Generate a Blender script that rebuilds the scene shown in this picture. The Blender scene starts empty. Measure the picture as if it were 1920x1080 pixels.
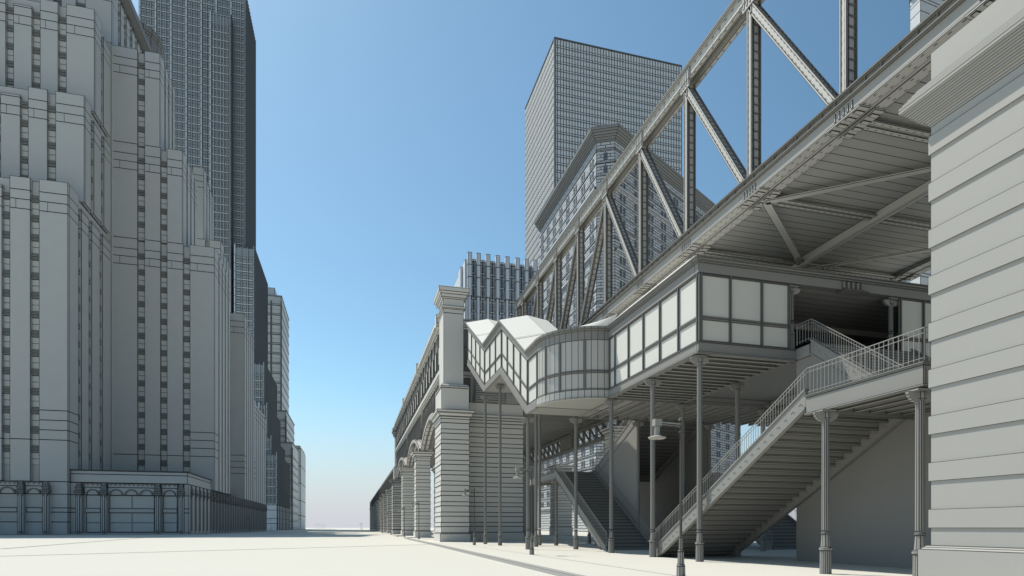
import bpy, math, random
from mathutils import Vector as V
random.seed(7)
# ------------------------------------------------------------------ camera geometry
F=1119.;VX=661.;H=989.;CH=1.7
TH=math.atan((960-VX)/F);S=math.sin(TH);C=math.cos(TH)
def yx(px,X): t=(px-960)/F; return X*(C-t*S)/(S+t*C)      # Y on the plane X
def xy(px,Y): t=(px-960)/F; return Y*(S+t*C)/(C-t*S)      # X on the plane Y
def dep(X,Y): return X*S+Y*C
def zz(py,X,Y): return CH+(H-py)*dep(X,Y)/F
def showsize(X,Y,sz): return sz/max(dep(X,Y),1)
scene=bpy.context.scene; col=scene.collection
SUN_EL=math.radians(57); SX,SY=.64,-.768                  # where sunlight travels, in plan
# ------------------------------------------------------------------ materials
def _m(name):
    m=bpy.data.materials.new(name); m.use_nodes=True
    return m,m.node_tree,m.node_tree.nodes['Principled BSDF']
def clay(name,colr,w,ink=(.035,.036,.036),rough=.65,spec=.25,inkf=1.0,noise=.05):
    m,nt,b=_m(name); N=nt.nodes; L=nt.links
    ua=N.new('ShaderNodeUVMap'); ua.uv_map='ia'; ub=N.new('ShaderNodeUVMap'); ub.uv_map='ib'
    sa=N.new('ShaderNodeSeparateXYZ'); sb=N.new('ShaderNodeSeparateXYZ')
    L.new(ua.outputs[0],sa.inputs[0]); L.new(ub.outputs[0],sb.inputs[0])
    def mn(a,c):
        n=N.new('ShaderNodeMath'); n.operation='MINIMUM'; L.new(a,n.inputs[0]); L.new(c,n.inputs[1]); return n.outputs[0]
    d=mn(mn(sa.outputs[0],sa.outputs[1]),mn(sb.outputs[0],sb.outputs[1]))
    r=N.new('ShaderNodeMapRange'); r.inputs[1].default_value=w*.7; r.inputs[2].default_value=w*1.15
    r.inputs[3].default_value=inkf; r.inputs[4].default_value=0; L.new(d,r.inputs[0])
    tc=N.new('ShaderNodeTexCoord'); no=N.new('ShaderNodeTexNoise'); no.inputs['Scale'].default_value=.35; no.inputs['Detail'].default_value=6
    L.new(tc.outputs['Object'],no.inputs['Vector'])
    cr=N.new('ShaderNodeMix'); cr.data_type='RGBA'
    cr.inputs[6].default_value=(*[c*(1-noise) for c in colr],1); cr.inputs[7].default_value=(*[min(.95,c*(1+noise)) for c in colr],1)
    L.new(no.outputs['Fac'],cr.inputs[0])
    mx=N.new('ShaderNodeMix'); mx.data_type='RGBA'; L.new(r.outputs[0],mx.inputs[0]); L.new(cr.outputs[2],mx.inputs[6]); mx.inputs[7].default_value=(*ink,1)
    L.new(mx.outputs[2],b.inputs['Base Color']); b.inputs['Roughness'].default_value=rough; b.inputs['Specular IOR Level'].default_value=spec
    return m
G=(.40,.40,.385)
def g(v): return (v,v*.985,v*.93)
M={}
M['road']=clay('warm white paving',(.60,.588,.535),.05,noise=.02,rough=.9,spec=.05)
M['walk']=clay('warm white pavement',(.60,.588,.535),.03,noise=.02,rough=.9,spec=.05)
M['kerb']=clay('grey kerb',(.34,.335,.32),.01)
M['seam']=clay('dark joint',(.16,.155,.14),0.0)
M['metal']=clay('grey painted iron',g(.31),.015)
M['metald']=clay('dark grey painted iron',g(.24),.014)
M['truss']=clay('pale painted steel',g(.48),.023)
M['plate']=clay('rivet dark',g(.16),.0)
M['pane']=clay('white panel',(.63,.625,.585),.012,noise=.01)
M['roofw']=clay('white roof sheet',(.74,.73,.68),.035,noise=.01)
M['frame']=clay('grey window frame',g(.235),.016)
M['drum']=clay('pale curved panel',g(.47),.022)
M['fasc']=clay('grey fascia',g(.255),.018)
M['soffit']=clay('soffit boards',g(.38),.022)
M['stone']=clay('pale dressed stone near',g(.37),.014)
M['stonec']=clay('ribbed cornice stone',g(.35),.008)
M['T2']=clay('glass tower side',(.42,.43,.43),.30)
M['Bw']=clay('fin building window',(.42,.47,.52),.12)
M['guard']=clay('dark deck edge steel',g(.22),.018)
M['web']=clay('deck edge web steel',g(.33),.018)
M['tmull']=clay('tower mullion',(.17,.19,.20),.0)
M['stone2']=clay('pale dressed stone',g(.66),.05)
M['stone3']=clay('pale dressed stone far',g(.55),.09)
M['facade']=clay('grey viaduct storey',g(.20),.045)
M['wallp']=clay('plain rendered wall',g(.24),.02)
M['rail']=clay('light iron rail',g(.30),.0)
M['A']=clay('grey tower stone',(.545,.56,.55),.125)
M['Ad']=clay('dark ornament',(.24,.25,.245),.06)
M['Aw']=clay('tower window',(.60,.62,.60),.07)
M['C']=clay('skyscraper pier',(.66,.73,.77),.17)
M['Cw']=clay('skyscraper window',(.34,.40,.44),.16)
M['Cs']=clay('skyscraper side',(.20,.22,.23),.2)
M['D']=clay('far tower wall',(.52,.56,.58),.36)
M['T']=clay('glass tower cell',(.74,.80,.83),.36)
M['F']=clay('flatiron block wall',(.54,.57,.59),.15)
M['Fd']=clay('flatiron window',(.13,.15,.17),.08)
M['Fc']=clay('flatiron cornice',(.25,.255,.25),.12)
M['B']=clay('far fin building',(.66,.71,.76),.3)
# ------------------------------------------------------------------ mesh builder
ORG={}
BIG=1000.
class MB:
    def __init__(s): s.v=[];s.f=[];s.a=[];s.b=[];s.cuts=[]
    def paint(s,mat): s.cuts.append((len(s.f),mat))   # faces added from here on take this material
    def quad(s,p0,p1,p2,p3,ink=(1,1,1,1)):
        p=[V(q) for q in (p0,p1,p2,p3)]
        W=((p[1]-p[0]).length+(p[2]-p[3]).length)/2; Hh=((p[3]-p[0]).length+(p[2]-p[1]).length)/2
        ar=((p[2]-p[0]).cross(p[3]-p[1])).length/2
        k=ar/(W*Hh) if W*Hh>1e-9 else 1
        W*=k;Hh*=k
        o=[0 if i else BIG for i in ink]   # e0 bottom, e1 right, e2 top, e3 left
        n=len(s.v); s.v+=[tuple(q) for q in p]; s.f.append((n,n+1,n+2,n+3))
        for (u,w) in ((0,0),(1,0),(1,1),(0,1)):
            s.a.append((u*W+o[3],(1-u)*W+o[1])); s.b.append((w*Hh+o[0],(1-w)*Hh+o[2]))
    def tri(s,p0,p1,p2,ink=1):
        p=[V(q) for q in (p0,p1,p2)]; A=(p[1]-p[0]).cross(p[2]-p[0]).length
        h=[A/max((p[(i+1)%3]-p[(i+2)%3]).length,1e-6) for i in range(3)]
        n=len(s.v); s.v+=[tuple(q) for q in p]; s.f.append((n,n+1,n+2))
        for i in range(3):
            d=[h[j] if j==i else 0 for j in range(3)]
            if not ink: d=[BIG]*3
            s.a.append((d[0],d[1])); s.b.append((d[2],BIG))
    def ngon(s,pts):
        n=len(s.v); s.v+=[tuple(q) for q in pts]; s.f.append(tuple(range(n,n+len(pts))))
        for _ in pts: s.a.append((BIG,BIG)); s.b.append((BIG,BIG))
    def box(s,x0,x1,y0,y1,z0,z1,zs=None):
        if x0>x1:x0,x1=x1,x0
        if y0>y1:y0,y1=y1,y0
        Z=[z0]+sorted(zs or [])+[z1]
        for a,b in zip(Z,Z[1:]):
            s.quad((x0,y0,a),(x1,y0,a),(x1,y0,b),(x0,y0,b)); s.quad((x1,y0,a),(x1,y1,a),(x1,y1,b),(x1,y0,b))
            s.quad((x1,y1,a),(x0,y1,a),(x0,y1,b),(x1,y1,b)); s.quad((x0,y1,a),(x0,y0,a),(x0,y0,b),(x0,y1,b))
        s.quad((x0,y0,z1),(x1,y0,z1),(x1,y1,z1),(x0,y1,z1)); s.quad((x0,y1,z0),(x1,y1,z0),(x1,y0,z0),(x0,y0,z0))
    def bar(s,p,q,w,h,up=(0,0,1),seg=1):
        p=V(p);q=V(q);d=(q-p); u=V(up); 
        sd=d.cross(u); 
        if sd.length<1e-6: sd=d.cross(V((1,0,0)))
        sd.normalize(); u=sd.cross(d).normalized(); a=sd*w/2;b=u*h/2
        for i in range(seg):
            P=p+d*(i/seg);Q=p+d*((i+1)/seg)
            s.quad(P-a-b,Q-a-b,Q-a+b,P-a+b); s.quad(Q+a-b,P+a-b,P+a+b,Q+a+b)
            s.quad(P-a+b,Q-a+b,Q+a+b,P+a+b); s.quad(P+a-b,Q+a-b,Q-a-b,P-a-b)
        s.quad(p+a-b,p-a-b,p-a+b,p+a+b); s.quad(q-a-b,q+a-b,q+a+b,q-a+b)
    def rod(s,p,q,r,n=4):
        p=V(p);q=V(q);d=(q-p).normalized(); u=d.cross(V((0,0,1)))
        if u.length<1e-4: u=V((1,0,0))
        u.normalize(); w=d.cross(u)
        c=[(u*math.cos(k*2*math.pi/n+.78)+w*math.sin(k*2*math.pi/n+.78))*r for k in range(n)]
        for k in range(n):
            a=c[k];b=c[(k+1)%n]; s.quad(p+b,p+a,q+a,q+b,(0,0,0,0))
    def lathe(s,cx,cy,prof,n=12,ink=(1,1,1,1)):
        for (r0,z0),(r1,z1) in zip(prof,prof[1:]):
            for k in range(n):
                a=2*math.pi*k/n;b=2*math.pi*(k+1)/n
                P=lambda r,t,z:(cx+r*math.cos(t),cy+r*math.sin(t),z)
                s.quad(P(r0,a,z0),P(r0,b,z0),P(r1,b,z1),P(r1,a,z1),ink)
    def prismy(s,pts,y0,y1,cap=True,ink=(1,1,1,1)):   # pts (x,z) counterclockwise seen from -Y
        n=len(pts)
        for i in range(n):
            (a,b),(c,d)=pts[i],pts[(i+1)%n]
            s.quad((a,y1,b),(a,y0,b),(c,y0,d),(c,y1,d),ink)
        if cap:
            s.ngon([(a,y0,b) for a,b in pts]); s.ngon([(a,y1,b) for a,b in reversed(pts)])
    def prismx(s,pts,x0,x1,cap=True):   # pts (y,z)
        n=len(pts)
        for i in range(n):
            (a,b),(c,d)=pts[i],pts[(i+1)%n]
            s.quad((x0,a,b),(x1,a,b),(x1,c,d),(x0,c,d))
        if cap:
            s.ngon([(x1,a,b) for a,b in pts]); s.ngon([(x0,a,b) for a,b in reversed(pts)])
    def prismz(s,pts,z0,z1,zs=None,cap=True):
        n=len(pts);Z=[z0]+sorted(zs or [])+[z1]
        for i in range(n):
            (a,b),(c,d)=pts[i],pts[(i+1)%n]
            for u,w in zip(Z,Z[1:]): s.quad((a,b,u),(c,d,u),(c,d,w),(a,b,w))
        if cap:
            s.ngon([(a,b,z1) for a,b in pts]); s.ngon([(a,b,z0) for a,b in reversed(pts)])
    def mould(s,x0,x1,y0,y1,prof):   # stepped cornice round a rectangle: prof [(outset,z),...] bottom to top
        for (o0,z0),(o1,z1) in zip(prof,prof[1:]):
            R=lambda o,z:[(x0-o,y0-o,z),(x1+o,y0-o,z),(x1+o,y1+o,z),(x0-o,y1+o,z)]
            A=R(o0,z0);B=R(o1,z1)
            for k in range(4): s.quad(A[k],A[(k+1)%4],B[(k+1)%4],B[k])
        s.quad(*R(prof[-1][0],prof[-1][1])); s.quad(*reversed(R(prof[0][0],prof[0][1])))
    def build(s,name,mat,parent=None,org=None):
        if parent is not None: o0=ORG[parent.name]
        elif org is not None: o0=V(org)
        else:
            xs=[v[0] for v in s.v];ys=[v[1] for v in s.v];zs_=[v[2] for v in s.v]
            o0=V(((min(xs)+max(xs))/2,(min(ys)+max(ys))/2,min(zs_)))
        me=bpy.data.meshes.new(name); me.from_pydata([(a-o0.x,b-o0.y,c-o0.z) for a,b,c in s.v],[],s.f)
        for nm,arr in (('ia',s.a),('ib',s.b)):
            l=me.uv_layers.new(name=nm); l.data.foreach_set('uv',[t for q in arr for t in q])
        me.materials.append(M[mat])
        if s.cuts:
            idx=[0]*len(s.f)
            for k,(i0,mn) in enumerate(s.cuts):
                me.materials.append(M[mn])
                for i in range(i0,len(s.f)): idx[i]=k+1
            me.polygons.foreach_set('material_index',idx)
        me.update()
        o=bpy.data.objects.new(name,me); col.objects.link(o)
        if parent is not None: o.parent=parent
        else: o.location=o0
        ORG[o.name]=o0
        return o
def thing(name,loc,label,cat,group=None):
    o=bpy.data.objects.new(name,None); o.empty_display_size=.3; o.location=loc; col.objects.link(o)
    o['label']=label;o['category']=cat
    if group:o['group']=group
    ORG[o.name]=V(loc); return o
def tag(o,label,cat,group=None):
    o['label']=label;o['category']=cat
    if group:o['group']=group
    return o
def struct(o): o['kind']='structure'; return o
def dup(o,dx,dy,dz=0,label=None,parent=None):
    c=o.copy(); col.objects.link(c)
    if parent is None: c.location=(o.location.x+dx,o.location.y+dy,o.location.z+dz)
    else: c.parent=parent
    ORG[c.name]=ORG[o.name]+V((dx,dy,dz))
    if label:c['label']=label
    for k in [q for q in bpy.data.objects if q.parent==o]: dup(k,dx,dy,dz,None,c)
    return c
def capped(parent,name,mat,items,make,cap=100):
    """items: (size, args). the largest `cap` as objects, the rest as one stuff part"""
    items=sorted(items,key=lambda t:-t[0])
    for _,a in items[:cap]:
        m=MB(); make(m,*a); m.build(name,mat,parent)
    if len(items)>cap:
        m=MB()
        for _,a in items[cap:]: make(m,*a)
        o=m.build(name,mat,parent); o['kind']='stuff'
# ------------------------------------------------------------------ setting
kA=(8.16,65.72);kB=(7.56,19.62)
m=MB(); 
m.quad((-2500,-400,-.16),(2500,-400,-.16),(2500,3800,-.16),(-2500,3800,-.16),(0,0,0,0))
struct(m.build('road','road',org=(0,0,-.16)))
m=MB()
kerbline=[(6.9,-12),(7.3,5),kB,kA,(8.3,97)]
for (a,b) in zip(kerbline,kerbline[1:]):
    m.quad((a[0]+.32,a[1],0),(70,a[1],0),(70,b[1],0),(b[0]+.32,b[1],0),(0,0,0,0))
m.quad((70,-12,0),(70,-12,-.2),(70,97,-.2),(70,97,0),(0,0,0,0))
m.quad((8.3,97,-.2),(8.3,97,0),(70,97,0),(70,97,-.2),(0,0,0,0))
pv=struct(m.build('pavement','walk',org=(20,30,0)))
m=MB()
for (a,b) in zip(kerbline,kerbline[1:]):
    m.quad((a[0]-.02,a[1],-.17),(b[0]-.02,b[1],-.17),(b[0],b[1],-.0),(a[0],a[1],-.0))
    m.quad((a[0],a[1],.0),(a[0]+.35,a[1],.004),(b[0]+.35,b[1],.004),(b[0],b[1],.0))
m.build('kerb','kerb',pv)
m=MB()
def strip(p,q,w,z):
    p=V((*p,z));q=V((*q,z)); n=(q-p).cross(V((0,0,1))).normalized()*w/2
    m.quad(p-n,q-n,q+n,p+n,(0,0,0,0))
strip((-29.3,61),(-37.6,133),.5,-.152); strip((-22,45.6),(-1,59),.42,-.152); strip((-1,59),(8.0,65.4),.42,-.152)
strip((-37.6,133),(-40,600),.6,-.152); strip((-60,40),(-29.3,61),.4,-.152)
struct(m.build('road_joint','seam',org=(0,60,-.152)))
m=MB()
strip((10.9,-5),(11.0,18),.035,.005); strip((11.0,18),(10.6,62),.05,.005)
m.build('pavement_joint','seam',pv)
m=MB(); m.box(-400,-38.5,170,620,-.3,-.05); m.box(-400,-39,640,1200,-.3,-.05)
struct(m.build('pavement','walk'))
m=MB(); m.box(9.2,42,96,420,-.3,-.04)
struct(m.build('pavement','walk'))

# ------------------------------------------------------------------ masonry piers
def pier(x0,x1,y0,y1,ztop,pl,mat,label,group,course=.0,upper=None,p=.05,name='stone_pier'):
    t=thing(name,((x0+x1)/2,(y0+y1)/2,0),label,'pier',group)
    a=MB(); a.box(x0-p-.1,x1+p+.1,y0-p-.1,y1+p+.1,-.1,pl-.12); a.mould(x0,x1,y0,y1,[(p+.1,pl-.12),(p+.02,pl)]); a.build('plinth',mat,t)
    a=MB(); z=pl; n=max(2,round((ztop-pl)/course)); h=(ztop-pl)/n
    for i in range(n):
        zb=pl+i*h
        a.box(x0,x1,y0,y1,zb,zb+h*.6); a.box(x0-p,x1+p,y0-p,y1+p,zb+h*.6,zb+h)
    a.build('shaft',mat,t)
    a=MB(); a.mould(x0,x1,y0,y1,[(.05,ztop),(.12,ztop+.25),(.22,ztop+.3),(.4,ztop+.65),(.55,ztop+.7),(.6,ztop+1.0),(.5,ztop+1.05)]); a.build('cornice',mat,t)
    return t
PZ=14.6
t=pier(10.12,13.5,70.3,75.6,PZ,1.07,'stone2','tall stone pylon pier with banded courses rising above the arched viaduct',None,course=1.24,name='stone_pylon')
a=MB(); a.box(10.15,13.5,70.35,75.5,15.65,18.3); a.mould(10.3,13.3,70.5,75.3,[(.2,18.3),(.25,18.5),(0,18.8)]); a.build('pedestal','stone2',t)
ux0,ux1=xy(828,71),xy(872,71); uy0,uy1=71.0,74.6
ux0,ux1=10.5,12.95
a=MB(); a.box(ux0,ux1,uy0,uy1,18.8,27.4); a.build('upper_shaft','stone2',t)
a=MB(); a.mould(ux0,ux1,uy0,uy1,[(0,27.4),(0,27.9),(.2,27.95),(.28,28.2),(.05,28.25),(.05,29.1),(.3,29.2),(.35,29.6),(.6,29.8),(.65,30.3),(.5,30.42)]); a.build('capital','stone2',t)
# the wall between the pylon and the bridge seat
t=thing('abutment_wall',(17.6,74,0),'banded stone abutment wall right of the tall pylon','wall')
a=MB(); x0,x1=13.65,xy(981,73.2)
a.box(x0,x1+.1,73.0,79,-.1,1.1); zb=1.1
for i in range(11):
    h=1.24; a.box(x0,x1,73.15,78,zb,zb+h*.6); a.box(x0,x1+.04,73.11,78,zb+h*.6,zb+h); zb+=h
a.build('wall','stone2',t)
a=MB(); a.box(x0,x1+.1,73.0,78,14.74,15.1); a.box(x0,x1+.25,72.8,78,15.1,15.4); a.box(x0,x1+.4,72.6,78,15.4,15.75); a.box(x0,x1,73.1,78,15.75,17.3); a.build('cornice','stone2',t)

gp='banded stone piers carrying the arched viaduct'
def slab(x0,x1,y0,y1,parent):
    a=MB(); a.box(x0,x1,y0,y1,-.12,.12); a.build('kerb_slab','stone2',parent)
p2=pier(10.15,12.5,99.2,102.3,13.2,1.2,'stone2','first slim banded stone pier beyond the tall pylon',gp,course=1.24); slab(8.6,14,96.5,105,p2)
p3=pier(10.15,12.9,126.4,130,13.2,1.2,'stone2','second slim banded stone pier, between the first one and the far pylon',gp,course=1.24); slab(8.8,14,124,133,p3)
t=pier(10.15,14.2,157,163,13.2,1.2,'stone3','far stone pylon pier where the arches end and the low viaduct starts',None,course=1.24,name='stone_pylon')
a=MB(); a.box(10.5,13.8,157.5,162,14.2,17.5); a.box(10.8,13.4,158,161.5,17.5,25.5); a.mould(10.8,13.4,158,161.5,[(0,25.5),(.4,26),(.45,26.6),(.7,26.8),(.7,27.6)]); a.build('upper_shaft','stone3',t)
for i,(Y,lb) in enumerate(((100,'inner stone pier under the viaduct behind the first slim pier'),(127,'inner stone pier under the viaduct behind the second slim pier'))):
    pier(17.2,20.0,Y,Y+3.2,13.4,1.2,'stone2',lb,gp,course=1.24)
# right hand side piers seen under the bridge
pier(34.7,38.6,75.5,78.6,14.6,1.2,'stone2','stone abutment pier under the far side of the bridge, behind the stairs',gp,course=1.24)
pier(xy(1043,120),xy(1072,120),120,124,14.0,1.9,'stone2','stone pier with heavy cap seen past the left staircase',gp,course=1.24)
pier(xy(1219,92),xy(1253,92),92,95,14.0,1.2,'stone2','stone pier glimpsed between the two staircase walls',gp,course=1.24)
pier(xy(989,118),xy(1005,118),118,122,14.4,.8,'metald','dark narrow pier directly right of the abutment wall',gp,course=6)

# ------------------------------------------------------------------ arched viaduct with covered storey
t=thing('arched_viaduct',(11,118,0),'long arched viaduct with a covered storey of slit windows behind the tall pylon','viaduct')
FX=11.0; bays=[(75.6,99.4),(102.1,126.6),(129.8,157.2)]
a=MB(); a.box(FX,36,76,158,21.9,27.5,[22.6,25.0]); a.build('storey_wall','facade',t)
a=MB()
for (o,z0,z1) in ((.25,27.2,27.5),(.5,27.5,27.8),(.62,27.8,28.4),(.3,28.4,28.6)): a.box(FX-o,37,76-.1,158,z0,z1)
for Y in (100.6,128.2): a.box(FX-.8,FX-.1,Y-1,Y+1,27.3,28.9)
a.box(FX-.7,FX-.1,76,77.2,27.3,28.9)
a.build('cornice','stone2',t)
a=MB()
a.box(FX-.3,36,76,158,21.3,21.9); a.box(FX-.15,36,76,158,20.9,21.3)
a.build('ledge','stone2',t)
for y0,y1 in bays:
    n=7; w=(y1-y0)/n
    for i in range(n):
        yc=y0+w*(i+.5); a=MB()
        a.box(FX-.1,FX-.02,yc-.6,yc+.6,22.7,25.2); a.build('window_frame','facade',t)
        q=a=MB(); a.box(FX-.16,FX-.13,yc-.38,yc+.38,22.85,25.0); a.build('window','pane',t)
    for i in range(n+1):
        yc=y0+w*i; a=MB(); a.box(FX-.12,FX-.02,yc-.14,yc+.14,21.9,27.2); a.build('pilaster','facade',t)
    # lattice panel
    a=MB(); k=14; w=(y1-y0)/k
    for i in range(k):
        b=y0+i*w; a.bar((FX+.15,b,17.2),(FX+.15,b,20.9),.12,.16,(1,0,0)); a.bar((FX+.1,b,17.2),(FX+.1,b+w,20.9),.1,.12,(1,0,0)); a.bar((FX+.2,b+w,17.2),(FX+.2,b,20.9),.1,.12,(1,0,0))
    a.build('lattice','metald',t)
    # arch ring
    a=MB(); N_=16; zs_,zc=14.4,17.5
    def arc(u,off): return (y0+(y1-y0)*u, zs_+off+(zc-zs_)*math.sin(math.pi*u)**.85 if 0<u<1 else zs_+off)
    pts=[arc(i/N_,0) for i in range(N_+1)]
    for i in range(N_):
        (ya,za),(yb,zb)=pts[i],pts[i+1]
        for (xa,xb) in ((FX-.1,FX+.5),(FX+.6,FX+1.2)):
            a.quad((xa,ya,za),(xb,ya,za),(xb,yb,zb),(xa,yb,zb))
        a.quad((FX+.5,ya,za+.1),(FX+.6,ya,za+.1),(FX+.6,yb,zb+.1),(FX+.5,yb,zb+.1),(0,0,0,0))
        a.quad((FX-.1,ya,za),(FX-.1,yb,zb),(FX-.1,yb,zb+.7),(FX-.1,ya,za+.7))
        a.quad((FX-.1,ya,za+.7),(FX-.1,yb,zb+.7),(FX+1.2,yb,zb+.7),(FX+1.2,ya,za+.7))
    a.build('arch_ring','stone3',t)
    a=MB()
    for i in range(N_):
        (ya,za),(yb,zb)=pts[i],pts[i+1]
        a.quad((FX+1.25,ya,za+.2),(17,ya,za+.2),(17,yb,zb+.2),(FX+1.25,yb,zb+.2),(0,0,0,0))
    a.build('arch_soffit','wallp',t)
a=MB(); y=79
while y<158:
    a.box(13,37,y,y+1.15,18.5,18.58); y+=1.2
a.build('deck_soffit','soffit',t)
a=MB(); a.box(13,37,76,158,18.6,21.0); a.build('deck','facade',t)
a=MB(); y=78.5
while y<156:
    a.box(13.4,36.4,y,y+.3,18.1,18.5); y+=2.4
a.build('joists','soffit',t)
# far side girder with lattice
a=MB(); a.box(36.2,37.2,76,158,18.0,18.5); a.box(36.3,37.1,76,158,17.4,17.75)
a.box(36.3,37.1,76,158,14.9,15.4); y=76
while y<156:
    a.bar((36.7,y,15.4),(36.7,y,17.4),.35,.35,(1,0,0)); a.bar((36.7,y,15.4),(36.7,y+2.6,17.4),.25,.25,(1,0,0)); y+=2.6
a.box(36.25,37.15,96,102,15.4,17.4)
a.build('far_girder','facade',t)
a=MB(); zc=17.4
for i in range(12):
    a.box(14.75,18.6,72.95-.02*i,73.05,zc,zc+.24); zc+=.28
a.box(14.75,20.4,73.1,76,17.3,24.0)
a.build('end_louvre','soffit',t)
# low viaduct further out
t=thing('low_viaduct',(11.5,260,0),'low dark lattice viaduct running to the horizon beyond the far pylon','viaduct')
a=MB(); a.box(10.9,18,163,400,12.8,13.4); a.box(10.9,18,163,400,17.4,18.2); a.box(11.4,17.6,163,400,13.4,17.4)
y=163
while y<400: a.box(10.85,11.35,y,y+.8,13.4,17.4); a.bar((11.2,y,13.5),(11.2,y+3.4,17.3),.3,.3,(1,0,0)); y+=3.4
a.build('girder','facade',t)
for i in range(9):
    Y=186+24*i; a=MB(); a.box(10.3,13.6,Y,Y+4,-.1,1.2); z=1.2
    while z<12: a.box(10.45,13.4,Y+.1,Y+3.9,z,z+.8); a.box(10.35,13.5,Y,Y+4,z+.8,z+1.35); z+=1.35
    a.box(10,13.9,Y-.3,Y+4.3,z,12.8); a.build('pier','stone3',t)

# ------------------------------------------------------------------ steel truss bridge
TX=19.5; ZB=19.45; ZT=29.4; nodes=[14.2+6*i for i in range(10)]; DR=36.0
br=thing('truss_bridge',(27,44,0),'riveted steel truss bridge crossing overhead with tall verticals and slanted diagonals','bridge')
def dashes(m,p,q,n_out,step,L,w,lat,offs):
    """small raised batten plates along a member face"""
    p=V(p);q=V(q);d=(q-p);ln=d.length;d.normalize();lat=V(lat).normalized();no=V(n_out)
    k=int(ln/step)
    for i in range(k):
        for j,o in enumerate(offs):
            c=p+d*(step*(i+.5+(.5 if j%2 else 0)*0))+lat*o+no*.006
            a=d*L/2;b=lat*w/2
            m.quad(c-a-b,c+a-b,c+a+b,c-a+b,(0,0,0,0))
def member(p,q,side,name,label=None,wy=.38,dx=.62):
    """I section: two flange plates facing -X/+X joined by a web"""
    a=MB(); p=V(p);q=V(q);x=V((1,0,0)); d=(q-p).normalized(); lat=d.cross(x).normalized()
    for off,wd in ((0.03,wy),(dx-.03,wy*.55)):
        a.bar(p+x*off,q+x*off,wd,.06,x)
    # raised edge angles on the outer flange
    for s_ in (-1,1):
        a.bar(p+x*-.015+lat*s_*(wy/2-.045),q+x*-.015+lat*s_*(wy/2-.045),.09,.03,x)
    a.bar(p+x*dx/2,q+x*dx/2,wy*.35,dx-.12,x)
    a.bar(p+x*.16,q+x*.16,.24,.05,x); a.bar(p+x*(dx-.14),q+x*(dx-.14),.22,.05,x)
    a.paint('plate'); r=a
    dashes(r,p+x*-.002,q+x*-.002,(-1,0,0),.42,.17,.05,lat,(-.09,.09))
    # batten ladder across the recessed side facing the viewer
    ln=(q-p).length;k=int(ln/.45)
    for i in range(k):
        c=p+d*(.45*(i+.5))+x*dx/2
        for s_ in (-1,1): r.bar(c-x*.16+lat*.13*s_,c+x*.16+lat*.13*s_,.05,.03,lat)
    return a.build(name,'truss',br)
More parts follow.
